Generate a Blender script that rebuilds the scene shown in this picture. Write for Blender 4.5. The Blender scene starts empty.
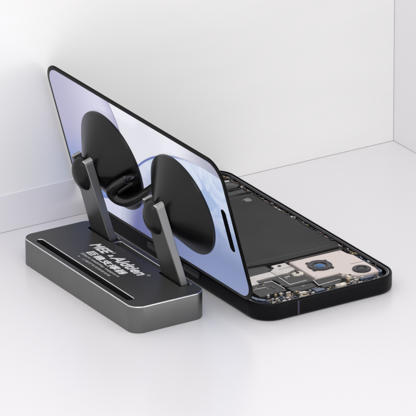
import bpy, bmesh, math, random
from mathutils import Matrix, Vector

sc = bpy.context.scene
col = sc.collection
MM = 0.001                      # everything below is written in millimetres

# ------------------------------------------------------------------ camera
cam_d = bpy.data.cameras.new('camera')
cam = bpy.data.objects.new('camera', cam_d)
col.objects.link(cam)
YAW, PITCH, ROLL = -0.55002, 0.38746, -0.00507
fw = Vector((-math.sin(YAW) * math.cos(PITCH), math.cos(YAW) * math.cos(PITCH), -math.sin(PITCH)))
rt = Vector((math.cos(YAW), math.sin(YAW), 0))
up = rt.cross(fw)
r2 = math.cos(ROLL) * rt + math.sin(ROLL) * up
u2 = -math.sin(ROLL) * rt + math.cos(ROLL) * up
D = 2509.349
loc = (Vector((12.0113, 62.0768, 30.0026)) - fw * D) * MM
m = Matrix((r2, u2, -fw)).transposed().to_4x4()
m.translation = loc
cam.matrix_world = m
cam_d.sensor_width = 36
cam_d.lens = 36 * 5797.636 / 416
cam_d.clip_start = 0.1
cam_d.clip_end = 50
sc.camera = cam

# ------------------------------------------------------------------ world and lamps
w = bpy.data.worlds.new('World')
sc.world = w
w.use_nodes = True
bg = w.node_tree.nodes['Background']
bg.inputs[0].default_value = (0.985, 0.975, 1.0, 1)
bg.inputs[1].default_value = 1.0


def area(name, loc, target, size, power, colr=(1, 1, 1)):
    d = bpy.data.lights.new(name, 'AREA')
    d.shape = 'RECTANGLE'
    d.size, d.size_y = size[0] * MM, size[1] * MM
    d.energy = power
    d.color = colr
    o = bpy.data.objects.new(name, d)
    col.objects.link(o)
    p = Vector(loc) * MM
    o.location = p
    o.rotation_euler = (Vector(target) * MM - p).to_track_quat('-Z', 'Y').to_euler()
    return o


area('added_area_main', (-900, -1900, 2300), (0, 60, 20), (1500, 1500), 18, (1, 0.985, 0.965))  # unseen area lamp, added to light wall and floor evenly
area('added_area_side', (1250, -2050, 240), (0, 20, 10), (1300, 420), 5, (1, 0.99, 0.98))  # unseen low lamp, added to brighten the short side of the base

sc.view_settings.view_transform = 'Standard'
sc.view_settings.look = 'None'
sc.view_settings.exposure = 0.07
sc.view_settings.gamma = 1.0
sc.render.engine = 'CYCLES'

# ------------------------------------------------------------------ materials


def s2l(c):
    return tuple(((x / 255) / 12.92 if x / 255 <= 0.04045 else ((x / 255 + 0.055) / 1.055) ** 2.4) for x in c)


def mat(name, base, rough=0.5, metal=0.0, spec=0.5, bump=0.0, bscale=400.0, var=0.0, rvar=0.0, coat=0.0, vscale=60.0, stretch=(1, 1, 1)):
    mt = bpy.data.materials.new(name)
    mt.use_nodes = True
    nt = mt.node_tree
    N, Lk = nt.nodes, nt.links
    b = N['Principled BSDF']
    b.inputs['Base Color'].default_value = (*base, 1)
    b.inputs['Roughness'].default_value = rough
    b.inputs['Metallic'].default_value = metal
    b.inputs['Specular IOR Level'].default_value = spec
    b.inputs['Coat Weight'].default_value = coat
    tc = N.new('ShaderNodeTexCoord')
    mp = N.new('ShaderNodeMapping')
    mp.inputs['Scale'].default_value = stretch
    Lk.new(tc.outputs['Object'], mp.inputs[0])
    if var or rvar:
        n = N.new('ShaderNodeTexNoise')
        n.inputs['Scale'].default_value = vscale
        n.inputs['Detail'].default_value = 5
        Lk.new(mp.outputs[0], n.inputs['Vector'])
        if var:
            mr = N.new('ShaderNodeMapRange')
            mr.inputs[1].default_value, mr.inputs[2].default_value = 0.3, 0.7
            mr.inputs[3].default_value, mr.inputs[4].default_value = 1 - var, 1 + var
            Lk.new(n.outputs[0], mr.inputs[0])
            mx = N.new('ShaderNodeVectorMath')
            mx.operation = 'SCALE'
            mx.inputs[0].default_value = base
            Lk.new(mr.outputs[0], mx.inputs['Scale'])
            Lk.new(mx.outputs[0], b.inputs['Base Color'])
        if rvar:
            mr = N.new('ShaderNodeMapRange')
            mr.inputs[1].default_value, mr.inputs[2].default_value = 0.3, 0.7
            mr.inputs[3].default_value, mr.inputs[4].default_value = max(0.02, rough - rvar), rough + rvar
            Lk.new(n.outputs[0], mr.inputs[0])
            Lk.new(mr.outputs[0], b.inputs['Roughness'])
    if bump:
        n2 = N.new('ShaderNodeTexNoise')
        n2.inputs['Scale'].default_value = bscale
        n2.inputs['Detail'].default_value = 3
        Lk.new(tc.outputs['Object'], n2.inputs['Vector'])
        bp = N.new('ShaderNodeBump')
        bp.inputs['Strength'].default_value = bump
        bp.inputs['Distance'].default_value = 0.0001
        Lk.new(n2.outputs[0], bp.inputs['Height'])
        Lk.new(bp.outputs[0], b.inputs['Normal'])
    return mt


M = {}
M['wall'] = mat('white_board', (0.94, 0.94, 0.932), 0.55, spec=0.3, var=0.022, vscale=9, stretch=(1, 1, 4))
M['wall2'] = mat('white_board_cool', (0.92, 0.915, 0.925), 0.5, spec=0.3, var=0.012, vscale=14)
M['shade_strip'] = mat('lavender_shade', (0.89, 0.875, 0.90), 0.5, spec=0.3, var=0.01, vscale=20)  # lavender tone carries the shade low on the left wall
M['floor'] = mat('gloss_white_floor', (0.80, 0.79, 0.80), 0.25, spec=0.5, var=0.008, rvar=0.012, vscale=5)
M['alu'] = mat('anodised_grey', (0.17, 0.17, 0.166), 0.40, 1.0, bump=0.12, bscale=9000, var=0.03, vscale=120)
M['alu_top'] = mat('anodised_dark_top', (0.062, 0.061, 0.057), 0.42, 0.45, bump=0.10, bscale=9000, var=0.04, vscale=120)
M['edge'] = mat('polished_edge', (0.68, 0.68, 0.68), 0.28, 1.0, var=0.12, rvar=0.08, vscale=260)
M['post'] = mat('anodised_post', (0.35, 0.35, 0.34), 0.44, 1.0, bump=0.1, bscale=9000)
M['slot'] = mat('slot_black', (0.006, 0.006, 0.006), 0.6)
M['rubber'] = mat('black_rubber', (0.0045, 0.0045, 0.0045), 0.33, spec=0.36, bump=0.05, bscale=6000)
M['rubber2'] = mat('black_gloss_rubber', (0.006, 0.006, 0.006), 0.27, spec=0.55)
M['ink'] = mat('white_ink', (0.82, 0.82, 0.82), 0.6)
M['ink_dim'] = mat('grey_ink', (0.42, 0.42, 0.42), 0.6)
M['black_frame'] = mat('black_frame', (0.002, 0.0017, 0.0025), 0.38, spec=0.11)
M['bezel'] = mat('black_glass', (0.0015, 0.0015, 0.0015), 0.22, spec=0.08)
M['lip'] = mat('dark_lip', (0.045, 0.046, 0.052), 0.4, 0.5, var=0.5, vscale=300)
M['lipline'] = mat('bright_lip', (0.5, 0.5, 0.52), 0.3, 0.8)
M['battery'] = mat('battery_wrap', (0.027, 0.026, 0.027), 0.50, spec=0.15, bump=0.08, bscale=2500, var=0.12, rvar=0.1, vscale=28)
M['pcb'] = mat('board_black', (0.014, 0.015, 0.018), 0.45, var=0.5, vscale=400)
M['shield'] = mat('shield_black', (0.030, 0.030, 0.032), 0.42, 0.2, var=0.2, vscale=200)
M['seam'] = mat('flex_brown', (0.10, 0.085, 0.075), 0.45, 0.5)
M['plate'] = mat('champagne_plate', (0.74, 0.655, 0.62), 0.42, 0.25, bump=0.04, bscale=3000, var=0.02, vscale=90)
M['silver'] = mat('silver_plate', (0.70, 0.67, 0.645), 0.32, 0.6, var=0.10, vscale=250)
M['gold'] = mat('gold_contact', (0.62, 0.48, 0.27), 0.3, 0.8)
M['white_chip'] = mat('ceramic_white', (0.66, 0.62, 0.54), 0.4, var=0.5, vscale=700)
M['chip_dk'] = mat('chip_dark', (0.03, 0.03, 0.034), 0.35)
M['chip_br'] = mat('chip_brown', (0.16, 0.12, 0.10), 0.4)
M['chip_bl'] = mat('chip_blue', (0.10, 0.135, 0.21), 0.22, 0.5, var=0.5, vscale=500)
M['lens_ring'] = mat('lens_ring', (0.012, 0.012, 0.016), 0.25, 0.3)
M['lens_ring2'] = mat('lens_ring_grey', (0.055, 0.05, 0.065), 0.3, 0.6)
M['lens_blue'] = mat('lens_coating', (0.04, 0.14, 0.34), 0.10, 0.7, spec=0.8, var=0.6, vscale=500)
M['logo'] = mat('logo_grey', (0.22, 0.205, 0.195), 0.45, 0.3)
M['purple'] = mat('antenna_line', (0.03, 0.015, 0.05), 0.4)

# moulded rubber of the cups: concentric grooves give the radial fan-shaped sheen
M['cup'] = mat('cup_rubber', (0.002, 0.002, 0.002), 0.30, spec=0.36, bump=0.03, bscale=5000)
_n = M['cup'].node_tree
_t = _n.nodes.new('ShaderNodeTangent')
_t.direction_type = 'RADIAL'
_t.axis = 'Z'
_b = _n.nodes['Principled BSDF']
_b.inputs['Anisotropic'].default_value = 0.9
_b.inputs['Anisotropic Rotation'].default_value = 0.25
_n.links.new(_t.outputs[0], _b.inputs['Tangent'])

# ------------------------------------------------------------------ helpers


def mesh_obj(name, bm, mats, parent=None, loc=None, smooth=False, mw=None):
    me = bpy.data.meshes.new(name)
    bmesh.ops.recalc_face_normals(bm, faces=bm.faces)
    for v in bm.verts:
        v.co *= MM
    bm.to_mesh(me)
    bm.free()
    if not isinstance(mats, (list, tuple)):
        mats = [mats]
    for q in mats:
        me.materials.append(q)
    o = bpy.data.objects.new(name, me)
    col.objects.link(o)
    if parent:
        o.parent = parent
    if loc:
        o.location = Vector(loc) * MM
    if mw:
        o.matrix_local = mw
    if smooth:
        for p in me.polygons:
            p.use_smooth = True
        try:
            me.set_sharp_from_angle(angle=math.radians(38))
        except Exception:
            pass
    return o


def thing(name, label, cat, loc=(0, 0, 0), group=None):
    o = bpy.data.objects.new(name, None)
    col.objects.link(o)
    o.empty_display_size = 0.01
    o.location = Vector(loc) * MM
    o['label'] = label
    o['category'] = cat
    if group:
        o['group'] = group
    return o


def rrect(x0, x1, y0, y1, r, n=10, inset=0.0):
    x0, x1, y0, y1 = x0 + inset, x1 - inset, y0 + inset, y1 - inset
    r = max(0.05, r - inset)
    r = min(r, (x1 - x0) / 2 - 1e-3, (y1 - y0) / 2 - 1e-3)
    pts = []
    for cx, cy, a0 in ((x1 - r, y1 - r, 0), (x0 + r, y1 - r, 90), (x0 + r, y0 + r, 180), (x1 - r, y0 + r, 270)):
        for i in range(n + 1):
            a = math.radians(a0 + 90 * i / n)
            pts.append((cx + r * math.cos(a), cy + r * math.sin(a)))
    return pts


def loft(bm, rect, prof, n=10, mats=None, closed=True, capmat=(0, 0)):
    """stack of rounded rectangles, prof = [(inset, z), ...]; mats[i] = material of band i"""
    x0, x1, y0, y1, r = rect
    rings = []
    for ins, z in prof:
        rings.append([bm.verts.new((x, y, z)) for x, y in rrect(x0, x1, y0, y1, r, n, ins)])
    k = len(rings[0])
    for i in range(len(rings) - 1):
        for j in range(k):
            f = bm.faces.new((rings[i][j], rings[i][(j + 1) % k], rings[i + 1][(j + 1) % k], rings[i + 1][j]))
            if mats:
                f.material_index = mats[i]
    if closed:
        f = bm.faces.new(rings[0][::-1])
        f.material_index = capmat[0]
        f = bm.faces.new(rings[-1])
        f.material_index = capmat[1]
    return rings


def box(bm, x0, x1, y0, y1, z0, z1, mi=0, ch=0.0):
    r = ch
    if ch:
        loft(bm, (x0, x1, y0, y1, r), [(0, z0), (0, z1 - ch * 0.5), (ch * 0.5, z1)], n=2, mats=[mi, mi], capmat=(mi, mi))
        return
    vs = [bm.verts.new((x, y, z)) for z in (z0, z1) for x, y in ((x0, y0), (x1, y0), (x1, y1), (x0, y1))]
    for idx in ((3, 2, 1, 0), (4, 5, 6, 7), (0, 1, 5, 4), (1, 2, 6, 5), (2, 3, 7, 6), (3, 0, 4, 7)):
        bm.faces.new([vs[i] for i in idx]).material_index = mi


def prism(bm, pts, z0, z1, mi=0):
    a = [bm.verts.new((x, y, z0)) for x, y in pts]
    b = [bm.verts.new((x, y, z1)) for x, y in pts]
    n = len(pts)
    bm.faces.new(a[::-1]).material_index = mi
    bm.faces.new(b).material_index = mi
    for i in range(n):
        bm.faces.new((a[i], a[(i + 1) % n], b[(i + 1) % n], b[i])).material_index = mi


def lathe(bm, prof, c=(0, 0), n=64, mi=0, mis=None):
    """prof = [(radius, z)...] about the z axis through c"""
    rings = []
    for r, z in prof:
        if r < 1e-4:
            rings.append([bm.verts.new((c[0], c[1], z))])
        else:
            rings.append([bm.verts.new((c[0] + r * math.cos(2 * math.pi * i / n), c[1] + r * math.sin(2 * math.pi * i / n), z)) for i in range(n)])
    for k in range(len(rings) - 1):
        A, B = rings[k], rings[k + 1]
        q = mis[k] if mis else mi
        for i in range(n):
            j = (i + 1) % n
            if len(A) == 1 and len(B) == 1:
                continue
            if len(A) == 1:
                f = bm.faces.new((A[0], B[i], B[j]))
            elif len(B) == 1:
                f = bm.faces.new((A[i], A[j], B[0]))
            else:
                f = bm.faces.new((A[i], A[j], B[j], B[i]))
            f.material_index = q


def strip(bm, path, width, z0, z1, mi=0):
    """flat ribbon following a polyline, mitred"""
    L, R = [], []
    P = [Vector(p) for p in path]
    for i, p in enumerate(P):
        d1 = (p - P[i - 1]).normalized() if i else (P[1] - p).normalized()
        d2 = (P[i + 1] - p).normalized() if i < len(P) - 1 else d1
        t = (d1 + d2).normalized()
        nrm = Vector((-t.y, t.x))
        s = width / 2 / max(0.5, nrm.dot(Vector((-d1.y, d1.x))))
        L.append(p + nrm * s)
        R.append(p - nrm * s)
    for i in range(len(P) - 1):
        q = [L[i], R[i], R[i + 1], L[i + 1]]
        prism(bm, [(v.x, v.y) for v in q], z0, z1, mi)


def tube(bm, pts, rads, n=14, mi=0):
    """smooth tube through 3-D points (Catmull-Rom), flattened ends"""
    P = [Vector(p) for p in pts]
    path, rr = [], []
    for i in range(len(P) - 1):
        p0, p1, p2, p3 = P[max(i - 1, 0)], P[i], P[i + 1], P[min(i + 2, len(P) - 1)]
        for k in range(6):
            t = k / 6
            path.append(0.5 * ((2 * p1) + (-p0 + p2) * t + (2 * p0 - 5 * p1 + 4 * p2 - p3) * t * t + (-p0 + 3 * p1 - 3 * p2 + p3) * t ** 3))
            rr.append(rads[i] * (1 - t) + rads[i + 1] * t)
    path.append(P[-1])
    rr.append(rads[-1])
    rings = []
    prev = None
    for i, p in enumerate(path):
        t = (path[min(i + 1, len(path) - 1)] - path[max(i - 1, 0)]).normalized()
        a = t.orthogonal() if prev is None else (prev - t * prev.dot(t))
        a.normalize()
        prev = a
        b = t.cross(a)
        rings.append([bm.verts.new(p + (a * math.cos(2 * math.pi * j / n) + b * math.sin(2 * math.pi * j / n)) * rr[i]) for j in range(n)])
    for i in range(len(rings) - 1):
        for j in range(n):
            bm.faces.new((rings[i][j], rings[i][(j + 1) % n], rings[i + 1][(j + 1) % n], rings[i + 1][j])).material_index = mi
    bm.faces.new(rings[0][::-1])
    bm.faces.new(rings[-1])


def cut(o, bm_cutter, mats):
    """boolean the cutter out of mesh object o (data API only)"""
    c = mesh_obj('cutter', bm_cutter, mats)
    md = o.modifiers.new('b', 'BOOLEAN')
    md.operation = 'DIFFERENCE'
    md.solver = 'EXACT'
    md.object = c
    md.material_mode = 'TRANSFER'
    bpy.context.view_layer.update()
    c.matrix_world = o.matrix_world.copy()
    dg = bpy.context.evaluated_depsgraph_get()
    dg.update()
    me = bpy.data.meshes.new_from_object(o.evaluated_get(dg), preserve_all_data_layers=True, depsgraph=dg)
    o.modifiers.clear()
    old = o.data
    o.data = me
    me.name = old.name + '_cut'
    bpy.data.objects.remove(c)
    return o


# ------------------------------------------------------------------ setting
WY, WX = 148.9, 165.4


def structure(name, bm, mt):
    o = mesh_obj(name, bm, mt)
    o['kind'] = 'structure'
    return o


bm = bmesh.new()
box(bm, -2400, WX + 12, -2600, WY + 12, -12, 0)
structure('floor', bm, M['floor'])
bm = bmesh.new()
box(bm, -2400, WX - 0.22, WY, WY + 12, 0.17, 420)
structure('wall_back', bm, M['wall'])
bm = bmesh.new()
box(bm, WX, WX + 12, -110, WY + 12, 0.2, 420)
structure('wall_right', bm, M['wall2'])
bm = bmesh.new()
box(bm, -2400, 24, WY - 0.4, WY - 0.01, 0.17, 17.6)  # thin strip standing in for the soft shade band on the wall
structure('wall_shade_strip', bm, M['shade_strip'])

# ------------------------------------------------------------------ the stand
BX, BY, BH = -51.17, 19.54, 12.29
BW, BL = 36.5, 96.04
stand = thing('suction_stand', 'grey metal stand with white lettering on its base and two posts holding black suction cups', 'phone stand', (BX, BY, 0))
bm = bmesh.new()
loft(bm, (0, BW, 0, BL, 5.6), [(0.5, 0.0), (0.12, 0.18), (0, 0.6), (0, BH - 0.42), (0.05, BH - 0.24), (0.27, BH)], n=14, mats=[0, 0, 0, 1, 1], capmat=(0, 2))
base = mesh_obj('base', bm, [M['alu'], M['edge'], M['alu_top'], M['slot']], stand)
# long groove near the front edge
bm = bmesh.new()
loft(bm, (2.8, 6.05, 9.2, 88.2, 1.55), [(0, 8.3), (0, BH - 0.24), (-0.34, BH + 0.1)], n=8, mats=[3, 1], capmat=(3, 3))
cut(base, bm, [M['alu'], M['edge'], M['alu_top'], M['slot']])
# channel between the posts and the two post pockets
bm = bmesh.new()
loft(bm, (30.4, 33.7, 31.2, 67.2, 0.8), [(0, BH - 1.1), (0, BH - 0.2), (-0.30, BH + 0.1)], n=4, mats=[0, 1], capmat=(0, 0))
cut(base, bm, [M['alu'], M['edge'], M['alu_top'], M['slot']])
for y0, y1 in ((9.6, 28.6), (68.6, 88.6)):
    bm = bmesh.new()
    loft(bm, (29.2, 34.4, y0, y1, 1.0), [(0, 9.0), (0, BH + 0.3)], n=5, mats=[3], capmat=(3, 3))
    cut(base, bm, [M['alu'], M['edge'], M['alu_top'], M['slot']])
for p in base.data.polygons:
    p.use_smooth = True
base.data.set_sharp_from_angle(angle=math.radians(25))


def lettering(body, x_base, x_cap, y_start, y_end, mt, shear=0.0, bold=0.0, name='lettering', z=0.0):
    c = bpy.data.curves.new('t', 'FONT')
    c.body = body
    c.shear = shear
    c.offset = 0.0
    c.resolution_u = 3
    o = bpy.data.objects.new('t', c)
    col.objects.link(o)
    dg = bpy.context.evaluated_depsgraph_get()
    dg.update()
    me = bpy.data.meshes.new_from_object(o.evaluated_get(dg))
    bpy.data.objects.remove(o)
    xs = [v.co.x for v in me.vertices]
    ys = [v.co.y for v in me.vertices]
    sx = (y_start - y_end) / (max(xs) - min(xs))
    sy = (x_cap - x_base) / (max(ys) - min(ys))
    bm = bmesh.new()
    offs = [(0, 0)]
    if bold:
        offs = [(0, 0), (bold, 0), (0, bold), (bold, bold), (bold / 2, -bold / 2)]
    for k, (ox, oy) in enumerate(offs):
        vm = [bm.verts.new((x_base + (v.co.y - min(ys)) * sy + oy, y_start - (v.co.x - min(xs)) * sx - ox, BH + 0.012 + 0.003 * k + z)) for v in me.vertices]
        for p in me.polygons:
            try:
                bm.faces.new([vm[i] for i in p.vertices])
            except ValueError:
                pass
    bpy.data.meshes.remove(me)
    o = mesh_obj(name, bm, mt, base)
    for v in o.data.polygons:
        if v.normal.z < 0:
            v.flip()
    return o


lettering('MEE', 20.0, 24.5, 70.8, 58.6, M['ink'], 0.3, 0.38)
lettering("'", 23.6, 24.9, 57.6, 56.9, M['ink'], 0.3, 0.2)
lettering('&', 20.6, 22.6, 56.6, 54.3, M['ink'], 0.2, 0.2)
lettering('Aldtien', 20.0, 24.9, 53.6, 30.0, M['ink'], 0.3, 0.38)
lettering('®', 23.4, 25.0, 28.9, 27.1, M['ink_dim'], 0.0, 0.08)
lettering('巨稳支撑器', 14.4, 18.2, 64.6, 35.0, M['ink'], 0.12, 0.22)
lettering('Giant stability support', 11.6, 13.3, 65.0, 33.6, M['ink_dim'], 0.1, 0.14)
lettering('※ · 工程师专用维修支架', 9.1, 10.5, 63.2, 36.2, M['ink_dim'], 0.0, 0.05)

# posts, built in a tilted frame: local x = thickness, y = width, z = up the plate
TP = math.radians(15.9)
PH = 39.6


def outline_post():
    """plate outline (y, z) with a rounded U notch"""
    wb, wt = 8.1, 6.1
    g = 3.6
    zb = PH - 11.5
    pts = [(-wb, -4.5), (wb, -4.5), (wb, 0)]
    pts += [(wt + 0.1, PH - 1.6)]
    for i in range(5):
        a = math.radians(90 * i / 4)
        pts.append((wt - 1.2 + 1.2 * math.cos(a), PH - 1.2 + 1.2 * math.sin(a)))
    pts += [(g + 0.2, PH), (g, PH - 0.2)]
    for i in range(9):
        a = math.radians(180 * i / 8)
        pts.append((g * math.cos(a), zb - 3.6 * math.sin(a) + 0.0))
    pts += [(-g, PH - 0.2), (-g - 0.2, PH)]
    for i in range(5):
        a = math.radians(90 + 90 * i / 4)
        pts.append((-wt + 1.2 + 1.2 * math.cos(a), PH - 1.2 + 1.2 * math.sin(a)))
    pts += [(-wt - 0.1, PH - 1.6), (-wb, 0)]
    return pts


def make_post():
    bm = bmesh.new()
    o2 = outline_post()

    def ring(x, k):
        cy, cz = 0, PH / 2
        return [bm.verts.new((x, y - (k if y > 0 else -k) * (1 if abs(y) > 3.7 else -1), z - (k if z > PH - 2 else 0))) for y, z in o2]
    xs = [(0.0, 0.28), (0.28, 0.0), (3.0, 0.0), (3.28, 0.28)]
    rings = [ring(x, k) for x, k in xs]
    n = len(o2)
    for a in range(3):
        for i in range(n):
            f = bm.faces.new((rings[a][i], rings[a][(i + 1) % n], rings[a + 1][(i + 1) % n], rings[a + 1][i]))
            z = (o2[i][1] + o2[(i + 1) % n][1]) / 2
            edge_top = z > PH - 0.45
            f.material_index = 1 if (a != 1 and edge_top) else 2
            if a == 0 and not edge_top:
                f.material_index = 2
            if a == 2:
                f.material_index = 2
    f1 = bm.faces.new(rings[0][::-1])
    f2 = bm.faces.new(rings[-1])
    # top flare: the prongs curl slightly back
    for v in bm.verts:
        if v.co.z > PH - 9:
            v.co.x += 0.012 * (v.co.z - (PH - 9)) ** 2 if v.co.x > 1.5 else 0.0
    bmesh.ops.triangulate(bm, faces=[f1, f2])
    return bm


def frame_mat(x, y, z, tilt):
    """local x -> plate normal away from the camera side, z -> up the plate"""
    return Matrix.Translation(Vector((x, y, z)) * MM) @ Matrix.Rotation(-tilt, 4, 'Y')


first = None
post_y = [(18.6, 'post'), (78.2, 'post')]
ball_c = {}
post_mesh = ball_mesh = None
for py, nm in post_y:
    Mx = frame_mat(29.9, py, BH, TP)
    if post_mesh is None:
        po = mesh_obj('post', make_post(), [M['alu'], M['edge'], M['post']], stand)
        post_mesh = po.data
        # pivot: fat capsule-like ellipsoid bulging out of the notch
        bm = bmesh.new()
        bmesh.ops.create_uvsphere(bm, u_segments=36, v_segments=24, radius=1)
        for v in bm.verts:
            v.co = Vector((v.co.x * 4.9, v.co.y * 5.5, v.co.z * 8.1))
        bl = mesh_obj('pivot_ball', bm, M['rubber'], po, smooth=True)
        ball_mesh = bl.data
    else:
        po = po.copy()
        col.objects.link(po)
        bl = bl.copy()
        col.objects.link(bl)
        bl.parent = po
    po.matrix_local = Mx
    bl.matrix_local = Matrix.Translation(Vector((1.0, 0.5, PH - 8.3)) * MM)
    # hinge pin end beside the foot
    bm = bmesh.new()
    box(bm, 33.9, 35.3, py - 9.0, py - 6.2, BH - 0.5, BH + 0.35, ch=0.4)
    mesh_obj('hinge_pin', bm, M['post'], stand)

# suction cups, local z = out of the screen towards the posts
SO = Vector((-2.2405, 0.6689, 9.2147))
TS = 0.2570
SN = Vector((math.cos(TS), 0, math.sin(TS)))       # screen back normal
SV = Vector((-math.sin(TS), 0, math.cos(TS)))      # up the screen


CUP_UP = 1.0


def make_cup():
    bm = bmesh.new()
    prof = [(0, 0.06), (22.9, 0.06), (23.5, 0.2), (23.7, 0.6), (23.7, 1.2), (23.6, 1.5), (23.35, 1.72), (23.2, 1.82), (22.9, 2.05),
            (21.0, 3.5), (17.0, 6.4), (13.2, 9.1), (9.6, 11.7), (6.8, 13.6), (5.0, 14.7), (3.7, 15.3), (3.3, 15.9), (3.2, 18.5), (0, 18.6)]
    lathe(bm, prof, n=96)
    for v in bm.verts:
        if v.co.z > 1.8:
            v.co.x -= 0.30 * (v.co.z - 1.8)
            v.co.y += (0.22 * (v.co.z - 1.8)) * CUP_UP
    return bm


stand_inv = Matrix.Translation(-Vector((BX, BY, 0)) * MM)
cup = None
for cy, vv in ((43.0, 35.7), (101.7, 36.2)):
    P = SO + SV * vv + Vector((0, 1, 0)) * (cy - SO.y)
    z = -SN
    x = Vector((0, 1, 0))
    y = z.cross(x)          # local y
    CUP_UP = 1.0 if y.dot(SV) > 0 else -1.0
    mw = Matrix((x, y, z)).transposed().to_4x4()
    mw.translation = P * MM
    if cup is None:
        cup = mesh_obj('suction_cup', make_cup(), M['cup'], stand, smooth=True)
    else:
        cup = cup.copy()
        col.objects.link(cup)
    cup.matrix_local = stand_inv @ mw @ Matrix.Rotation(-0.0, 4, 'X')


def on_cam(px, py, d):
    """point at distance d in front of the screen plane for a position measured on the photograph"""
    ray = fw + rt * ((px - 208) / 5797.636) - up * ((py - 208) / 5797.636)
    C = Vector((12.0113, 62.0768, 30.0026)) - fw * D
    P0 = SO - SN * d
    t = (P0 - C).dot(SN) / ray.dot(SN)
    return C + ray * t


HP = [(133, 176.5, 4.2), (127.5, 178, 7.2), (120, 182, 9.6), (113, 187, 11.2), (112, 192.5, 11.2), (118.5, 198.2, 9.6), (129, 200.6, 7.4), (140.5, 196.6, 5.8), (150, 190, 5.2), (158, 185.5, 6.0)]
bm = bmesh.new()
pts = [tuple(on_cam(*h) - Vector((BX, BY, 0))) for h in HP]
tube(bm, pts, [0.9, 1.5, 1.9, 2.2, 2.5, 2.7, 2.7, 2.2, 2.0, 2.6], n=18)
mesh_obj('pull_handle', bm, M['rubber2'], stand, smooth=True)
bm = bmesh.new()
pts = [tuple(on_cam(*h) - Vector((BX, BY, 0))) for h in ((133, 182.5, 4.6), (127, 185.5, 6.9), (119, 191, 9.4))]
tube(bm, pts, [0.7, 1.2, 1.1], n=12)
mesh_obj('handle_rib', bm, M['rubber2'], stand, smooth=True)
bm = bmesh.new()
c0 = on_cam(125.2, 178, 8.6) - Vector((BX, BY, 0))
bmesh.ops.create_uvsphere(bm, u_segments=20, v_segments=12, radius=1.35, matrix=Matrix.Translation(c0))
mesh_obj('handle_knob', bm, M['rubber2'], stand, smooth=True)

# ------------------------------------------------------------------ the lifted screen
SW, SL = 70.63, 146.96
scr = thing('phone_screen', 'lifted phone display with pale blue and lavender circle wallpaper, held up by the suction cups', 'phone screen', (0, 0, 0))
SX = Matrix((Vector((0, 1, 0)), SV, SN)).transposed().to_4x4()     # local x=along, y=up, z=towards the back
SX.translation = SO * MM
bm = bmesh.new()
loft(bm, (0, SL, 0, SW, 10.2), [(0.35, 0.0), (0.08, 0.12), (0, 0.3), (0, 0.7), (0.2, 0.9)], n=16)
mesh_obj('glass_panel', bm, M['bezel'], scr, mw=SX, smooth=True)


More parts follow.
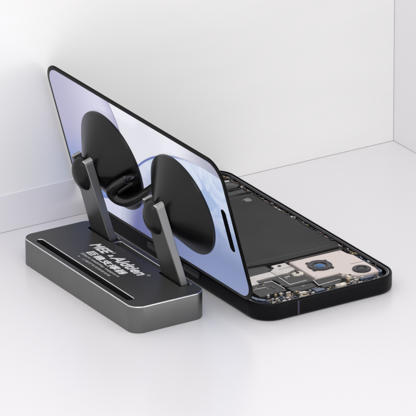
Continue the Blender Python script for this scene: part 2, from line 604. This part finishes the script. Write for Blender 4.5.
def display_material():
    mt = bpy.data.materials.new('wallpaper')
    mt.use_nodes = True
    nt = mt.node_tree
    N, Lk = nt.nodes, nt.links
    b = N['Principled BSDF']
    tc = N.new('ShaderNodeTexCoord')
    sp = N.new('ShaderNodeSeparateXYZ')
    Lk.new(tc.outputs['Object'], sp.inputs[0])

    def mth(op, a, c=None, d=None):
        n = N.new('ShaderNodeMath')
        n.operation = op
        for i, q in enumerate((a, c, d)):
            if q is None:
                continue
            if isinstance(q, (int, float)):
                n.inputs[i].default_value = q
            else:
                Lk.new(q, n.inputs[i])
        return n.outputs[0]
    U = mth('MULTIPLY', sp.outputs[0], 1000.0)
    V = mth('MULTIPLY', sp.outputs[1], 1000.0)

    def dist(cu, cv):
        return mth('SQRT', mth('ADD', mth('POWER', mth('ABSOLUTE', mth('SUBTRACT', U, cu)), 2.0), mth('POWER', mth('ABSOLUTE', mth('SUBTRACT', V, cv)), 2.0)))

    def ss(x, a, c):
        n = N.new('ShaderNodeMapRange')
        n.interpolation_type = 'SMOOTHSTEP'
        Lk.new(x, n.inputs[0])
        n.inputs[1].default_value, n.inputs[2].default_value = a, c
        return n.outputs[0]

    def col3(c):
        return (*s2l(c), 1)

    def mix(f, a, c):
        n = N.new('ShaderNodeMix')
        n.data_type = 'RGBA'
        if isinstance(f, float):
            n.inputs[0].default_value = f
        else:
            Lk.new(f, n.inputs[0])
        for i, q in ((6, a), (7, c)):
            if isinstance(q, tuple):
                n.inputs[i].default_value = col3(q)
            else:
                Lk.new(q, n.inputs[i])
        return n.outputs[2]
    # background: white in the middle, lavender at both ends, blue low on the left
    bgc = mix(ss(U, 2, 40), (170, 171, 194), (234, 234, 243))
    bgc = mix(mth('MULTIPLY', ss(V, 40, 5), 0.6), bgc, (186, 190, 224))
    # left circle
    d1 = dist(130, 50.5)
    inn = mix(ss(U, 98, 140), (214, 212, 232), (180, 177, 205))
    inn = mix(ss(V, 44, 12), inn, (120, 148, 212))
    inn = mix(mth('MULTIPLY', mth('MULTIPLY', ss(d1, 33, 42), ss(V, 20, 62)), 0.45), inn, (150, 146, 196))
    m1 = ss(d1, 42.3, 41.8)
    c = mix(m1, bgc, inn)
    ln1 = mth('MULTIPLY', ss(mth('ABSOLUTE', mth('SUBTRACT', d1, 42.1)), 0.7, 0.1), 1.0)
    c = mix(mth('MULTIPLY', ln1, 0.75), c, mix(ss(V, 20, 60), (40, 80, 190), (110, 105, 150)))
    # right circle with marbling
    d2 = dist(12.9, -45.3)
    nz = N.new('ShaderNodeTexNoise')
    nz.inputs['Scale'].default_value = 70
    nz.inputs['Detail'].default_value = 5
    nz.inputs['Distortion'].default_value = 1.6
    Lk.new(tc.outputs['Object'], nz.inputs['Vector'])
    marb = mix(ss(nz.outputs[0], 0.38, 0.62), (214, 224, 246), (172, 194, 232))
    low = mix(ss(U, 30, 100), (138, 152, 194), (104, 108, 165))
    inn2 = mix(ss(V, 50, 14), marb, low)
    inn2 = mix(mth('MULTIPLY', ss(U, 60, 90), ss(V, 20, 30)), inn2, (206, 204, 232))
    inn2 = mix(mth('MULTIPLY', ss(d2, 96, 108), 0.6), inn2, (232, 238, 250))
    m2 = ss(d2, 108.7, 108.2)
    c = mix(m2, c, inn2)
    ln2 = mth('MULTIPLY', ss(mth('ABSOLUTE', mth('SUBTRACT', d2, 108.6)), 0.8, 0.15), mth('MULTIPLY', ss(U, 14, 55), ss(V, 22, 34)))
    c = mix(mth('MULTIPLY', ln2, 0.85), c, (44, 84, 176))
    b.inputs['Base Color'].default_value = (0.01, 0.01, 0.01, 1)
    b.inputs['Roughness'].default_value = 0.12
    b.inputs['Specular IOR Level'].default_value = 0.3
    Lk.new(c, b.inputs['Emission Color'])
    b.inputs['Emission Strength'].default_value = 0.86
    return mt


bm = bmesh.new()
loft(bm, (1.85, SL - 1.85, 1.85, SW - 1.85, 8.6), [(0, -0.02), (0, 0.3)], n=16)
mesh_obj('display', bm, display_material(), scr, mw=SX)
bm = bmesh.new()
loft(bm, (5.5, 9.4, 24.6, 45.8, 1.95), [(0, -0.035), (0, 0.2)], n=12)
isl = mesh_obj('camera_cutout', bm, M['bezel'], scr, mw=SX)
bm = bmesh.new()
loft(bm, (6, SL - 6, 6, SW - 6, 5), [(0, 0.89), (0, 1.35), (0.2, 1.45)], n=6)
mesh_obj('back_shield', bm, M['shield'], scr, mw=SX)
bm = bmesh.new()
loft(bm, (50, 72, 0.8, 6.5, 0.6), [(0, 0.91), (0, 1.7)], n=3)
mesh_obj('flex_connector', bm, M['seam'], scr, mw=SX)

# ------------------------------------------------------------------ the opened phone body
PW, PL, PHH = 71.5, 147.0, 7.97
ph = thing('opened_phone', 'opened black phone body showing its battery, circuit board and two camera lenses', 'phone', (0, 0, 0))
bm = bmesh.new()
prof = [(1.6, 0.0), (0.85, 0.18), (0.3, 0.62), (0.04, 1.3), (0, 2.2), (0, 6.7), (0.07, 7.35), (0.30, 7.8), (0.6, PHH),
        (0.95, PHH), (1.02, 7.8), (1.02, 7.45), (1.3, 7.45), (1.36, 7.55), (1.62, 7.55), (1.68, 7.3), (2.2, 7.3), (2.24, 7.38), (2.4, 7.38), (2.45, 7.2), (2.6, 7.2), (2.6, 5.0)]
mm = [0] * 9 + [0, 0, 1, 2, 2, 1, 1, 2, 1, 1, 1, 0]
loft(bm, (0, PW, 0, PL, 10.4), prof, n=16, mats=mm, capmat=(0, 3))
frame = mesh_obj('frame', bm, [M['black_frame'], M['lip'], M['lipline'], M['pcb']], ph, smooth=True)
# side buttons on the long side under the screen
for y0, y1 in ((49.6, 62.6), (70, 79), (84, 93)):
    bm = bmesh.new()
    R = rrect(y0, y1, 3.7, 6.6, 1.4, 6)
    a = [bm.verts.new((0.1, y, z)) for y, z in R]
    b_ = [bm.verts.new((-0.42, y, z)) for y, z in R]
    c_ = [bm.verts.new((-0.55, (y0 + y1) / 2 + (y - (y0 + y1) / 2) * 0.975, 5.15 + (z - 5.15) * 0.86)) for y, z in R]
    for A, B in ((a, b_), (b_, c_)):
        for i in range(len(R)):
            bm.faces.new((A[i], A[(i + 1) % len(R)], B[(i + 1) % len(R)], B[i]))
    bm.faces.new(c_)
    mesh_obj('side_button', bm, M['chip_dk'], frame, smooth=True)
for X in (18.6,):
    bm = bmesh.new()
    box(bm, X, X + 0.9, -0.02, 0.25, 0.9, 7.2)
    mesh_obj('antenna_band', bm, M['purple'], frame)
for Y in (12.5, 15.2):
    bm = bmesh.new()
    box(bm, -0.03, 0.2, Y, Y + 0.55, 1.2, 7.0)
    mesh_obj('antenna_band', bm, M['bezel'], frame)

Z0 = 5.0
bm = bmesh.new()
prism(bm, [(3.5, 44.2), (22.5, 43.6), (36.5, 41.6), (58, 41.9), (66.9, 41.6), (67.1, 45.0), (67.1, 115), (58.6, 116.4), (3.5, 116.4)], Z0, 6.95)
bmesh.ops.bevel(bm, geom=[e for e in bm.edges if all(v.co.z > 6.9 for v in e.verts)], offset=0.35, segments=2, affect='EDGES')
battery = mesh_obj('battery', bm, M['battery'], ph)
# fruit mark on the battery wrap
bm = bmesh.new()
R = []
for i in range(40):
    a = 2 * math.pi * i / 40
    r = 1.95 + 0.16 * math.cos(2 * a) - 0.42 * max(0, math.cos(a - math.pi / 2)) ** 14 - 0.25 * max(0, math.cos(a + math.pi / 2)) ** 18
    x, y = r * math.cos(a), r * 1.03 * math.sin(a)
    if math.hypot(x - 2.45, y - 0.25) < 1.0:
        k = math.hypot(x - 2.45, y - 0.25)
        x, y = 2.45 + (x - 2.45) / k, 0.25 + (y - 0.25) / k
    R.append((61.4 - y, 109 + x))
prism(bm, R, 6.9, 6.985)
prism(bm, [(61.4 - 2.1, 109 + 0.0), (61.4 - 2.5, 109.35), (61.4 - 3.05, 109.75), (61.4 - 2.75, 109.1)], 6.9, 6.985)
mesh_obj('logo', bm, M['logo'], battery)
for yy in (46.2, 113.6):
    bm = bmesh.new()
    strip(bm, [(5, yy), (64, yy - (0.8 if yy < 50 else 0))], 0.28, 6.9, 6.97)
    mesh_obj('seam', bm, M['seam'] if yy > 50 else M['chip_dk'], battery)

# far end: vibration motor, speaker and cover plates
bm = bmesh.new()
box(bm, 4, 56, 118.2, 127.6, Z0, 6.9, ch=0.5)
mesh_obj('cover_plate', bm, M['shield'], ph)
bm = bmesh.new()
box(bm, 57, 66.6, 117.8, 121.6, Z0, 6.8, ch=0.5)
mesh_obj('cover_plate', bm, M['shield'], ph)
bm = bmesh.new()
strip(bm, [(56.8, 122.7), (66.8, 122.7)], 0.45, Z0, 6.95)
strip(bm, [(56.8, 117.0), (66.8, 117.2)], 0.4, Z0, 6.95)
mesh_obj('retaining_strip', bm, M['lip'], ph)
bm = bmesh.new()
loft(bm, (57.5, 67.4, 123.8, 131.6, 3.6), [(0, Z0), (0, 6.9), (0.7, 7.25)], n=8)
mesh_obj('vibration_motor', bm, M['rubber2'], ph, smooth=True)
bm = bmesh.new()
prism(bm, [(62.5, 132.2), (66.4, 131.9), (66.6, 133.2), (64.9, 133.6), (64.7, 135.0), (63.0, 135.1)], Z0, 7.0)
mesh_obj('contact_tab', bm, M['silver'], ph)
bm = bmesh.new()
loft(bm, (6, 58, 129, 142.5, 3), [(0, Z0), (0, 6.6), (0.4, 6.9)], n=5)
mesh_obj('speaker_module', bm, M['chip_dk'], ph)

# camera plate
bm = bmesh.new()
prism(bm, [(38.6, 38.6), (38.6, 17.2), (50.8, 17.0), (50.8, 15.2), (55.8, 10.4), (59.4, 9.4), (66.3, 9.5), (66.8, 14), (66.8, 30.5), (65.0, 33.0), (65.0, 38.2)], Z0, 7.0)
bmesh.ops.bevel(bm, geom=[e for e in bm.edges if all(v.co.z > 6.9 for v in e.verts)], offset=0.25, segments=2, affect='EDGES')
plate = mesh_obj('camera_plate', bm, M['plate'], ph)
for (x, y) in ((40.2, 36.9), (63.4, 36.4), (40.0, 18.8), (56.6, 12.0)):
    bm = bmesh.new()
    lathe(bm, [(0.62, 6.9), (0.62, 7.12), (0.5, 7.18), (0.22, 7.18), (0.2, 7.05), (0, 7.05)], (x, y), 20)
    mesh_obj('screw', bm, M['silver'], plate, smooth=True)
bm = bmesh.new()
strip(bm, [(60.0, 22.5), (66.3, 22.2)], 0.3, 6.95, 7.03)
mesh_obj('seam', bm, M['seam'], plate)


def lens(x, y, r, blue):
    t = []
    bm = bmesh.new()
    prof = [(r, 6.9), (r, 7.35), (r - 0.25, 7.5), (r * 0.86, 7.5), (r * 0.84, 7.42), (r * 0.70, 7.42), (r * 0.66, 7.52), (r * 0.58, 7.5), (r * 0.54, 7.2), (r * 0.40, 7.1)]
    lathe(bm, prof, (x, y), 48, mis=[0, 0, 0, 1, 1, 0, 0, 0, 0])
    if blue:
        for k in range(4):
            a = math.radians(35 + 90 * k)
            cx, cy = x + (r + 0.2) * math.cos(a), y + (r + 0.2) * math.sin(a)
            lathe(bm, [(0.95, 6.9), (0.95, 7.3), (0.7, 7.4), (0, 7.4)], (cx, cy), 14)
    o = mesh_obj('camera_lens', bm, [M['lens_ring'], M['lens_ring2']], ph, smooth=True)
    bm = bmesh.new()
    R0 = r * (0.36 if blue else 0.46)
    lathe(bm, [(R0, 7.12)] + [(R0 * math.cos(math.radians(q)), 7.12 + 0.45 * math.sin(math.radians(q))) for q in (20, 40, 60, 80)] + [(0, 7.57)], (x, y), 32)
    mesh_obj('lens_glass', bm, M['lens_blue'] if blue else M['rubber2'], o, smooth=True)
    return o


l1 = lens(47.7, 28.0, 5.5, True)
l1['label'] = 'larger lens with a blue centre'
l2 = lens(60.9, 15.1, 4.1, False)
l2['label'] = 'smaller plain black lens near the corner'

# silver bracket
bm = bmesh.new()
prism(bm, [(29.9, 39.4), (36.9, 39.2), (37.0, 31.2), (32.4, 29.4), (15.4, 28.8), (15.2, 25.6), (7.0, 25.4), (7.0, 33.7), (26.0, 33.8), (29.9, 36.2)], Z0, 6.9)
bmesh.ops.bevel(bm, geom=[e for e in bm.edges if all(v.co.z > 6.85 for v in e.verts)], offset=0.2, segments=1, affect='EDGES')
br = mesh_obj('bracket', bm, M['silver'], ph)
bm = bmesh.new()
strip(bm, [(26.2, 29.2), (26.2, 33.9)], 0.3, 6.86, 6.93)
strip(bm, [(30.2, 33.9), (36.6, 34.0)], 0.22, 6.86, 6.93)
mesh_obj('seam', bm, M['chip_dk'], br)
bm = bmesh.new()
lathe(bm, [(0.8, 6.85), (0.8, 7.08), (0.6, 7.15), (0, 7.15)], (32.8, 37.2), 18)
mesh_obj('screw', bm, M['lip'], br, smooth=True)
bm = bmesh.new()
loft(bm, (32.6, 38.0, 24.6, 28.2, 1.6), [(0, Z0), (0, 6.7), (0.2, 6.85)], n=6)
lug = mesh_obj('grounding_lug', bm, M['white_chip'], ph)
bm = bmesh.new()
lathe(bm, [(0.8, 6.8), (0.8, 7.1), (0.55, 7.15), (0, 7.15)], (35.5, 26.8), 18)
mesh_obj('screw', bm, M['lens_ring'], lug, smooth=True)

# black board shields
shields = [[(4, 43), (4, 35), (25, 35), (28.5, 37), (28.5, 42.2), (22, 43)], [(16.5, 27.6), (16.5, 24.6), (8.2, 24.4), (8.2, 13.5), (22, 13.6), (22, 27.8)],
           [(23.2, 27.6), (23.2, 17.6), (25.0, 16.2), (37.2, 16.0), (37.2, 23.6), (31.8, 24), (31.5, 27.9)],
           [(38.0, 16.4), (37.0, 11.6), (47.6, 12.2), (49.6, 14.4), (49.4, 16.2)],
           [(23.2, 16.0), (23.4, 10.4), (30.8, 10.2), (35.2, 11.0), (35.6, 15.2)],
           [(36.6, 10.6), (36.8, 7.6), (44, 7.6), (48.5, 10.6)]]
for i, S in enumerate(shields):
    bm = bmesh.new()
    prism(bm, S, Z0, 6.35 + 0.12 * (i % 3))
    bmesh.ops.bevel(bm, geom=[e for e in bm.edges if all(v.co.z > 6.2 for v in e.verts)], offset=0.2, segments=1, affect='EDGES')
    mesh_obj('board_shield', bm, M['shield'], ph)
wires = [([(26.2, 27.0), (26.0, 18.0), (34.8, 18.2)], 0.42), ([(17.5, 25.6), (21.4, 25.2), (21.7, 15.4)], 0.42), ([(28.2, 25.8), (31.0, 25.9)], 0.6),
         ([(37.2, 17.0), (36.2, 10.8), (48.0, 11.6)], 0.38), ([(4.5, 34.6), (25, 34.5)], 0.3), ([(10, 21.5), (16, 21.0)], 0.35), ([(38.0, 17.0), (50, 16.7)], 0.35)]
for P_, wd in wires:
    bm = bmesh.new()
    strip(bm, P_, wd, 6.3, 6.72)
    mesh_obj('trace_ribbon', bm, M['silver'] if wd > 0.32 else M['seam'], ph)
# front blue glass edge near the hinge corner, and blue corner by the small lens
for S, mt_ in (([(3.8, 15.5), (4.6, 11.0), (7.2, 8.2), (8.6, 9.2), (6.4, 12.0), (5.4, 15.5)], 'chip_bl'), ([(66.9, 12.8), (68.2, 12.0), (68.0, 9.6), (66.8, 8.6), (65.6, 8.8), (66.8, 10.2)], 'chip_bl'),
               ([(31.5, 8.2), (31.5, 5.0), (36.0, 5.0), (36.0, 7.4)], 'chip_bl'), ([(55, 7.4), (55, 6.2), (61, 6.4), (62.6, 7.6)], 'chip_bl')):
    bm = bmesh.new()
    prism(bm, S, Z0, 6.8)
    mesh_obj('flex_cable', bm, M[mt_], ph)
# battery end connector flex
bm = bmesh.new()
strip(bm, [(37.4, 40.5), (52, 40.0), (66.5, 40.0)], 0.9, Z0, 6.6)
mesh_obj('flex_cable', bm, M['chip_dk'], ph)
bm = bmesh.new()
strip(bm, [(37.4, 39.5), (66.5, 39.1)], 0.3, Z0, 6.9)
mesh_obj('flex_cable', bm, M['seam'], ph)
bm = bmesh.new()
loft(bm, (41.8, 47.2, 4.9, 7.3, 1.1), [(0, Z0), (0, 6.9), (0.3, 7.1)], n=6)
mesh_obj('white_connector', bm, M['white_chip'], ph)

# small surface parts along the front edge and the side rail; the 100 largest are parts, the rest one part
random.seed(7)
chips = []
pal0 = ['chip_dk', 'silver', 'gold', 'white_chip', 'chip_br', 'chip_bl']
pal = ['chip_dk', 'silver', 'gold', 'white_chip', 'chip_br', 'chip_bl', 'silver', 'chip_dk', 'chip_br', 'chip_dk']


def chip(x, y, sx, sy, h, mt_, z=5.9):
    chips.append((x, y, sx, sy, h, mt_, z, random.choice((0, 0, 0, random.uniform(-0.3, 0.3)))))


for row, (yy, lo, hi) in enumerate(((3.6, 10, 65), (4.9, 8, 65), (6.3, 8, 63), (7.8, 7.6, 61), (9.2, 9, 36))):
    x = lo
    while x < hi:
        s_ = random.choice((0.45, 0.6, 0.8, 1.1, 1.7)) * random.uniform(0.85, 1.2)
        skip = (41.2 < x + s_ / 2 < 48 and row in (1, 2)) or (30.8 < x + s_ / 2 < 36.5 and row in (1, 2, 3)) or (36 < x < 49 and row >= 3) or random.random() < 0.08
        if not skip:
            chip(x + s_ / 2, yy + random.uniform(-0.25, 0.25), s_, random.uniform(0.35, 1.0), random.uniform(0.25, 0.85), random.choice(pal))
        x += s_ + random.uniform(0.12, 0.4)
for (X, Y, sx, sy, mt_) in ((25.8, 7.3, 3.0, 1.3, 'white_chip'), (24.0, 9.4, 1.2, 0.7, 'gold'), (20.5, 10.5, 2.2, 0.8, 'silver'), (17.2, 11.2, 1.1, 1.1, 'white_chip'), (14.4, 11.0, 1.2, 0.8, 'gold'),
                            (11.4, 12.2, 1.2, 0.8, 'silver'), (51.8, 11.4, 1.8, 2.2, 'white_chip'), (50.2, 9.2, 1.4, 1.0, 'gold'), (53.6, 9.0, 1.2, 0.8, 'silver'), (53.4, 12.9, 1.1, 0.8, 'chip_br'), (56.6, 7.9, 1.2, 0.8, 'silver'),
                            (50.4, 13.6, 1.6, 0.7, 'silver'), (52.4, 14.6, 1.2, 0.7, 'white_chip')):
    chip(X, Y, sx, sy, 1.2, mt_)
# details on top of the board shields
for k in range(46):
    X, Y = random.uniform(9, 36.5), random.uniform(11.5, 27)
    if 22 < X < 23.4 or abs(X - 26.1) < 0.9 or abs(X - 21.8) < 0.8 or abs(Y - 18.1) < 0.8:
        continue
    big = random.random() < 0.3
    chip(X, Y, random.uniform(1.6, 3.2) if big else random.uniform(0.3, 0.8), random.uniform(1.4, 2.6) if big else random.uniform(0.3, 0.7), random.uniform(0.1, 0.22),
         'chip_dk' if big else random.choice(('silver', 'gold', 'chip_br', 'chip_br')), 6.45)
for row, XX in enumerate((67.65, 68.5)):
    y = 13.0
    while y < 140:
        s_ = random.choice((0.5, 0.8, 1.2, 2.2)) * random.uniform(0.8, 1.3)
        lively = 20 < y < 50 or 60 < y < 96 or y > 118
        pick = random.choice(('silver', 'chip_br', 'gold', 'chip_dk', 'chip_br', 'chip_dk')) if lively and random.random() < 0.6 else random.choice(('chip_dk', 'chip_dk', 'chip_br', 'chip_dk', 'chip_dk'))
        if y < 32 and random.random() < 0.4:
            pick = 'chip_bl'
        chip(XX + random.uniform(-0.15, 0.15), y + s_ / 2, random.uniform(0.3, 0.7), s_, random.uniform(0.6, 1.15), pick)
        y += s_ + random.uniform(0.15, 0.9)
chips.sort(key=lambda c: -c[2] * c[3])
for (X, Y, sx, sy, h, mt_, z, rz) in chips[:100]:
    bm = bmesh.new()
    box(bm, -sx / 2, sx / 2, -sy / 2, sy / 2, 0, h, ch=min(sx, sy) * 0.15)
    o = mesh_obj('chip', bm, M[mt_], ph, loc=(X, Y, z))
    o.rotation_euler.z = rz
bm = bmesh.new()
for (X, Y, sx, sy, h, mt_, z, rz) in chips[100:]:
    box(bm, X - sx / 2, X + sx / 2, Y - sy / 2, Y + sy / 2, z, z + h, mi=pal0.index(mt_))
o = mesh_obj('tiny_chips', bm, [M[q] for q in pal0], ph)
o['kind'] = 'stuff'
bm = bmesh.new()
strip(bm, [(68.0, 12), (68.0, 138)], 1.5, Z0, 5.95)
mesh_obj('rail_flex', bm, M['chip_dk'], ph)
bm = bmesh.new()
box(bm, 7, 65, 3.4, 9.4, Z0, 5.92)
mesh_obj('edge_board', bm, M['pcb'], ph)
